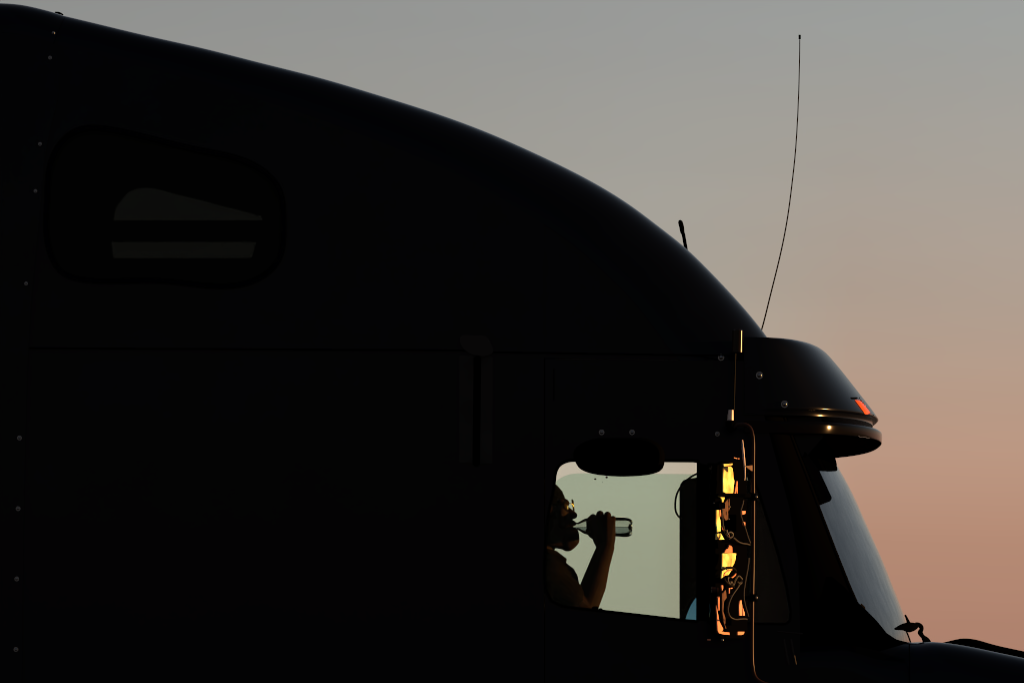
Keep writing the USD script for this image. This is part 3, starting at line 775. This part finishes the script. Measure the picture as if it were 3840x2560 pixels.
wire([(2724, 1985), (2731, 1998), (2740, 1994), (2748, 2002), (2742, 2014), (2730, 2012)], 0.003, GREYWIRE, 0.035)
for (x, y, r) in ((2735, 1899, 3.5), (2746, 1999, 3.5), (2728, 2001, 4), (2733, 1945, 3), (2692, 2047, 4.5), (2742, 2234, 3), (2677, 1885, 2.5)):
    part("mirror_screw", ball(on_plate(0.045)(x, y), r / PPM, 2), CHROME, mir)
part("adjuster_knob", [tube([at(2668, 2209, -0.40), at(2684, 2210, -0.40)], [0.011, 0.009]), tube([at(2684, 2210, -0.40), at(2690, 2210, -0.40), at(2694, 2210, -0.40)], [0.006, 0.008, 0.007])], ROD, mir)
part("clip", box(at(2659, 2397, -0.3), (0.012, 0.006, 0.004)), AMBER, mir)
part("mirror_screw", ball(at(2709, 2398, -0.3), 0.005), CHROME, mir)
part("lit_edge_strip", slab(poly([(2753, 1714), (2773, 1718), (2772, 1721), (2754, 1718)]), on_plate(0.0), MN * -0.003), AMBER, mir)

# bracket tube that carries the mirror
pole = spline([(2750, 1600), (2785, 1590), (2810, 1600), (2822, 1630), (2825, 1700), (2825, 1900), (2823, 2100), (2821, 2300), (2820, 2450), (2823, 2500), (2835, 2540), (2870, 2562), (2920, 2572)], 120)
arm = part("mirror_tube", tube(at(pole[:, 0], pole[:, 1], -0.20), 0.0062, 14), ROD, mir, label="slim bent metal tube in front of the broken mirror")
for y in (1862, 2240):
    part("tube_clamp", [tube([at(2824, y - 14, -0.20), at(2824, y + 14, -0.20)], 0.0125), box(at(2805, y, -0.2), (0.03, 0.012, 0.012))], BLACK, mir)
    part("mirror_screw", ball(at(2836, y, -0.21), (0.004, 0.004, 0.0055)), CHROME, mir)
part("tube_web", slab(poly([(2794, 1746), (2822, 1744), (2822, 1765), (2817, 1764)]), on_plate(0.06, -0.1), MN * -0.003), BROWN, mir)
part("tube_foot", tube([at(2750, 1600, -0.20), at(2740, 1604, 0.0)], 0.014), BLACK, mir)
part("tube_foot", tube([at(2920, 2572, -0.20), at(2940, 2580, 0.01)], 0.014), BLACK, mir)
# broken CB aerial standing on the bracket
cb = part("antenna", tube([at(2751, 1536, -0.2), at(2754, 1430, -0.2), at(2757, 1325, -0.2)], 0.0035, n=12), WIRE, label="short broken antenna with a coil above the near side mirror")
part("antenna_coil", tube([at(2765, 1322, -0.2), at(2765, 1320, -0.2), at(2766, 1240, -0.2), at(2766, 1235, -0.2)], [0.012, 0.018, 0.018, 0.013], 20), COIL, cb)
part("antenna_ferrule", tube([at(2739, 1575, -0.2), at(2741, 1536, -0.2)], [0.0115, 0.0085], 20), STEEL, cb)
part("antenna_mount", [tube([at(2738, 1598, -0.2), at(2738, 1580, -0.2)], 0.016), tube([at(2736, 1588, -0.2), at(2736, 1578, -0.2)], 0.010)], BLACK, cb)
part("antenna_stay", tube([at(2784, 1648, -0.235), at(2787, 1690, -0.235), at(2791, 1733, -0.235), at(2793, 1760, -0.235), at(2792, 1800, -0.235)], [0.002, 0.0045, 0.004, 0.003, 0.002], 10, n=20), STEEL, cb)

# ------------------------------------------------------------------ chassis, wheels, bumper (below the picture)
for y in (0.78, 1.62):
    part("frame_rail", box([-0.9, y, 0.82], [6.6, 0.08, 0.25]), BLACK)
part("fuel_tank", tube([(-1.3, 0.30, 0.72), (0.1, 0.30, 0.72)], 0.28, 28), RIM)
part("bumper", rbox([2.42, HALF, 0.62], [0.2, 2.3, 0.4], 0.05), PAINT)
lathe = np.array([(0.02, -0.10), (0.18, -0.11), (0.27, -0.13), (0.29, -0.14), (0.30, -0.11), (0.40, -0.14), (0.48, -0.135), (0.51, -0.11), (0.515, 0.0), (0.51, 0.11), (0.48, 0.135), (0.40, 0.14), (0.30, 0.11), (0.02, 0.10)])
tyre = trimesh.creation.revolve(lathe[4:13], sections=48)
rim = trimesh.creation.revolve(np.vstack([lathe[:5], [[0.30, 0.1], [0.02, 0.10]]]), sections=48)
for m in (tyre, rim):
    m.apply_transform(trimesh.transformations.rotation_matrix(np.pi / 2, [1, 0, 0]))
for (x, ys) in ((1.75, (0.22, 2.18)), (-2.6, (0.2, 0.52, 1.88, 2.2)), (-3.9, (0.2, 0.52, 1.88, 2.2))):
    part("axle", tube([(x, 0.15, 0.515), (x, 2.25, 0.515)], 0.06), BLACK)
    for y in (0.78, 1.62):
        part("axle_hanger", box([x, y, 0.62], [0.12, 0.09, 0.3]), BLACK)
    for y in ys:
        a, b = tyre.copy(), rim.copy()
        if y > HALF:
            b.apply_transform(trimesh.transformations.rotation_matrix(np.pi, [0, 0, 1]))
        for m in (a, b):
            m.apply_translation([x, y, 0.515])
        w = part("wheel", b, RIM)
        part("tyre", a, TYRE, w)

# ------------------------------------------------------------------ the person in the passenger seat
PY = 0.60
S = (DIST + PY) / DIST / PPM          # metres per photograph pixel at the person


def q(px, py, y=PY):
    return at(px, py, y)


def organic(parts, edge=0.006, it=10):
    m = m3.Manifold.batch_boolean(parts, m3.OpType.Add).refine_to_length(edge)
    t = tri(m)
    t.merge_vertices()
    trimesh.smoothing.filter_taubin(t, lamb=0.5, nu=0.53, iterations=it)
    return t


person = thing("person", "person in glasses and dark shirt drinking from a bottle at the open truck window", "person")
B = []
# head
B.append(mball(q(2028, 1905), (96 * S, 0.079, 106 * S), 48))
B.append(m3.Manifold.batch_hull([mball(q(2112, 1884, PY + s * 0.030), 17 * S) for s in (-1, 1)] + [mball(q(2118, 1886), 17 * S)]))             # brow
B.append(m3.Manifold.batch_hull([mball(q(2100, 1890, PY + s * 0.045), 22 * S) for s in (-1, 1)] + [mball(q(2096, 1960, PY + s * 0.042), 30 * S) for s in (-1, 1)] + [mball(q(2120, 1955), 26 * S)]))   # cheeks
B.append(m3.Manifold.batch_hull([mball(q(2128, 1905), 7 * S), mball(q(2151, 1931), 13.5 * S), mball(q(2138, 1940, PY - 0.013), 9 * S), mball(q(2138, 1940, PY + 0.013), 9 * S), mball(q(2115, 1935), 16 * S)]))   # nose
B.append(m3.Manifold.batch_hull([mball(q(2153, 1962), 8 * S), mball(q(2150, 1958, PY - 0.016), 7 * S), mball(q(2150, 1958, PY + 0.016), 7 * S), mball(q(2120, 1960), 24 * S)]))   # upper lip
B.append(m3.Manifold.batch_hull([mball(q(2151, 1987), 9 * S), mball(q(2146, 1988, PY - 0.015), 8 * S), mball(q(2146, 1988, PY + 0.015), 8 * S), mball(q(2118, 1990), 24 * S)]))   # lower lip
B.append(m3.Manifold.batch_hull([mball(q(2143, 2001), 28 * S), mball(q(2141, 2022), 32 * S), mball(q(2128, 2034), 32 * S), mball(q(2120, 2010, PY - 0.02), 32 * S), mball(q(2120, 2010, PY + 0.02), 32 * S)]))   # chin
B.append(m3.Manifold.batch_hull([mball(q(2125, 2030), 31 * S)] + [mball(q(2038, 2012, PY + s * 0.045), 34 * S) for s in (-1, 1)] + [mball(q(2070, 1960, PY + s * 0.045), 36 * S) for s in (-1, 1)]))   # jaw
for s in (-1, 1):
    B.append(m3.Manifold.batch_hull([mball(q(2040, 1905, PY + s * 0.080), (10 * S, 0.008, 20 * S)), mball(q(2050, 1935, PY + s * 0.076), (8 * S, 0.008, 14 * S))]))   # ears
# neck, trunk, legs
B.append(bone(q(2025, 2020), 60 * S, q(2005, 2130), 66 * S))
sh_r, sh_l = q(2045, 2185, 0.39), q(2020, 2185, 0.81)
hip_r, hip_l = np.array([-0.06, 0.48, 1.66]), np.array([-0.06, 0.72, 1.66])
chest = [mball(q(2040, 2210, 0.48), 0.115), mball(q(2030, 2210, 0.72), 0.115), mball(sh_r, 0.075), mball(sh_l, 0.075), mball(hip_r, 0.12), mball(hip_l, 0.12), mball(np.array([0.06, 0.6, 1.85]), 0.15), mball(q(2000, 2140), 0.06)]
B.append(m3.Manifold.batch_hull(chest))
for h, k in ((hip_r, 0.42), (hip_l, 0.78)):
    knee = np.array([0.44, k, 1.66])
    ank = np.array([0.52, k, 1.13])
    B += [bone(h, 0.095, knee, 0.065), bone(knee, 0.062, ank, 0.042), m3.Manifold.batch_hull([mball(ank - [0.03, 0, 0.05], 0.042), mball(ank + [0.17, 0, -0.065], 0.03)])]
# arms: the near one lifts the bottle, the far one rests
elb = q(2188, 2292, 0.40)
wri = q(2271, 2052, 0.52)
B += [bone(sh_r, 0.068, elb, 0.047), bone(elb, 0.045, q(2225, 2195, 0.44), 0.044), bone(q(2225, 2195, 0.44), 0.044, q(2248, 2118, 0.485), 0.036), bone(q(2248, 2118, 0.485), 0.036, wri, 0.0305)]
elb2 = np.array([0.12, 0.86, 1.86])
wri2 = np.array([0.36, 0.78, 1.78])
B += [bone(sh_l, 0.068, elb2, 0.045), bone(elb2, 0.043, wri2, 0.03), m3.Manifold.batch_hull([mball(wri2, 0.026), mball(wri2 + [0.09, -0.03, -0.02], (0.02, 0.035, 0.014)), mball(wri2 + [0.09, 0.03, -0.02], (0.02, 0.03, 0.014))])]
for k in range(4):
    a = wri2 + [0.09, -0.042 + 0.026 * k, -0.022]
    B += [bone(a, 0.0095, a + [0.045, 0, -0.012], 0.009), bone(a + [0.045, 0, -0.012], 0.009, a + [0.066, 0, -0.034], 0.008)]
B += [bone(wri2 + [0.03, -0.03, 0.0], 0.012, wri2 + [0.07, -0.065, -0.015], 0.010)]
body = organic(B, 0.009, 8)
# the lifted hand: refined more finely, then joined into the same mesh
HB = [bone(wri + np.array([-0.012, -0.01, -0.045]), 0.030, wri, 0.0295)]
kn = [q(2219, 1958, 0.553), q(2247, 1943, 0.552), q(2274, 1943, 0.553), q(2295, 1956, 0.555)]
kr = [0.0135, 0.0140, 0.0135, 0.012]
HB.append(m3.Manifold.batch_hull([mball(wri, 0.029), mball(q(2244, 2022, 0.535), 0.019), mball(q(2290, 2015, 0.54), 0.017)] + [mball(p, r) for p, r in zip(kn, kr)]))
over = [q(2224, 1940, 0.588), q(2250, 1928, 0.590), q(2278, 1931, 0.590), q(2298, 1945, 0.588)]
farj = [q(2209, 1950, 0.640), q(2246, 1945, 0.643), q(2276, 1947, 0.643), q(2298, 1958, 0.636)]
tips = [q(2208, 1990, 0.640), q(2244, 1992, 0.640), q(2273, 1990, 0.640), q(2294, 1992, 0.634)]
fr = [0.0102, 0.0105, 0.0100, 0.0088]
for a, b, c, d, r, k in zip(kn, over, farj, tips, fr, kr):
    HB += [bone(a, k, b, r * 1.28), bone(b, r * 1.28, c, r), bone(c, r, d, r * 0.85)]
HB += [bone(q(2262, 2030, 0.535), 0.017, q(2236, 2012, 0.565), 0.0145), bone(q(2236, 2012, 0.565), 0.0140, q(2219, 2003, 0.600), 0.0118), bone(q(2219, 2003, 0.600), 0.0118, q(2206, 1990, 0.625), 0.0095)]
hand = organic(HB, 0.0035, 6)
body = trimesh.util.concatenate([body, hand])
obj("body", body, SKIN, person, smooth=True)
# hair: a cap over the back and top of the skull
hair = m3.Manifold.batch_boolean([mball(q(2026, 1903), (98.5 * S, 0.084, 108.5 * S), 48)], m3.OpType.Add)
cut = rbox(q(2160, 1985), (0.30 * 0.93, 0.4, 0.165), 0.01)
hair = (hair - cut - rbox(q(2010, 2040), (0.4, 0.3, 0.12), 0.01)).refine_to_length(0.008)
ht = tri(hair)
ht.merge_vertices()
nz = meshkit.fbm(ht.vertices * 90, 3, 5)
ht.vertices += ht.vertex_normals * ((nz - 0.5) * 0.006)[:, None]
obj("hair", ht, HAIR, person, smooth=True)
for s in (-1, 1):
    obj("eye", ball(q(2120, 1903, PY + s * 0.031), 0.0115), EYEWHITE, person, smooth=True)
# shirt with collar and short sleeve
shirt = [m3.Manifold.batch_hull([mball(q(2042, 2212, 0.48), 0.124), mball(q(2032, 2212, 0.72), 0.124), mball(sh_r, 0.084), mball(sh_l, 0.084), mball(hip_r, 0.13), mball(hip_l, 0.13), mball(np.array([0.065, 0.6, 1.86]), 0.157), mball(q(2005, 2145), 0.07)]),
         bone(sh_r, 0.082, q(2120, 2243, 0.395), 0.068), bone(sh_l, 0.08, sh_l * 0.4 + elb2 * 0.6, 0.062),
         m3.Manifold.batch_hull([mball(q(2060, 2100, 0.585), 0.030), mball(q(2098, 2148, 0.58), 0.030), mball(q(2118, 2158, 0.60), 0.024), mball(q(2108, 2170, 0.52), 0.03)])]
sh = organic(shirt, 0.010, 6)
wr = meshkit.fbm(sh.vertices * np.array([14, 14, 26]), 3, 3)
sh.vertices += sh.vertex_normals * ((wr - 0.45) * 0.018)[:, None]
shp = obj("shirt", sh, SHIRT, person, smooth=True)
for e in (-1, 1):
    obj("collar", organic([m3.Manifold.batch_hull([mball(q(2084, 2070, PY + e * 0.030), 0.006, 12), mball(q(2050, 2062, PY + e * 0.058), 0.006, 12), mball(q(2120, 2096, PY + e * 0.035), 0.005, 12), mball(q(2116, 2118, PY + e * 0.045), 0.006, 12), mball(q(2075, 2110, PY + e * 0.07), 0.006, 12)])], 0.006, 2), SHIRT, person, smooth=True)

# glasses resting on the nose
gl = thing("eyeglasses", "thin gold framed glasses on the drinking person's nose", "glasses")
fr_parts = []
for s in (-1, 1):
    cy = PY + s * 0.033
    w = np.linspace(0, 2 * np.pi, 33)
    c0 = q(2149, 1894, cy)
    pts = np.stack([c0[0] + 0.004 * np.cos(w) * 0 - 0.003 * np.sin(w), cy + 0.026 * np.cos(w), c0[2] + 0.0185 * np.sin(w)], -1)
    fr_parts.append(tube(pts, 0.0028, 8, cap=False))
    e = q(2045, 1893, PY + s * 0.082)
    fr_parts.append(tube([pts[0 if s > 0 else 16], q(2138, 1886, PY + s * 0.068), q(2090, 1888, PY + s * 0.080), e, e + [-0.012, 0, -0.02]], 0.0011, 8, n=30))
    ln = trimesh.creation.icosphere(3, 1.0)
    ln.apply_scale((0.0025, 0.0255, 0.018))
    ln.apply_translation(c0 + [0.001, 0, 0])
    obj("lens", ln, LENSGLASS, gl, smooth=True)
fr_parts.append(tube([q(2149, 1890, PY - 0.008), q(2151, 1886, PY), q(2149, 1890, PY + 0.008)], 0.0017, 8, n=10))
obj("frame", fr_parts, GOLD, gl, smooth=40)

# the bottle
bprof = np.array([(0.0, 0.000), (0.0095, 0.000), (0.0105, 0.003), (0.0105, 0.010), (0.0125, 0.012), (0.0125, 0.015), (0.0115, 0.017), (0.0165, 0.025), (0.0255, 0.040), (0.0315, 0.060), (0.0330, 0.080), (0.0310, 0.090), (0.0326, 0.100), (0.0310, 0.111), (0.0326, 0.122),
                  (0.0310, 0.133), (0.0330, 0.150), (0.0334, 0.168), (0.0332, 0.182), (0.0312, 0.193), (0.0262, 0.201), (0.0180, 0.2050), (0.0100, 0.2020), (0.0, 0.196)])
bt = trimesh.creation.revolve(bprof, sections=64)
v = np.array(bt.vertices)
ang = np.arctan2(v[:, 1], v[:, 0])
rad = np.hypot(v[:, 0], v[:, 1])
late = np.clip((v[:, 2] - 0.172) / 0.030, 0, 1)
petal = late * 0.10 * np.cos(5 * ang + 0.9)
v[:, 2] += late * 0.0045 * np.cos(5 * ang + 0.9) * (rad > 0.009)
v[:, :2] *= (1 + petal * (rad > 0.012))[:, None]
bt.vertices = v
a0, a1 = q(2147, 1971), q(2366, 1976)
ax = (a1 - a0) / np.linalg.norm(a1 - a0)
bt.apply_transform(trimesh.geometry.align_vectors([0, 0, 1], ax))
bt.apply_translation(a0)
bottle = thing("bottle", "clear plastic drinking bottle held to the person's mouth", "bottle")
obj("bottle_body", bt, BOTTLE, bottle, smooth=50)
wt = trimesh.creation.revolve(bprof * np.array([0.94, 0.985]) + np.array([0, 0.001]), sections=48)
wt.apply_transform(trimesh.geometry.align_vectors([0, 0, 1], ax))
wt.apply_translation(a0)
wt.merge_vertices()
wt = trimesh.intersections.slice_mesh_plane(wt, [0, 0, -1], [0, 0, a0[2] - 0.004], cap=True)
obj("water", wt, WATER, bottle, smooth=40)
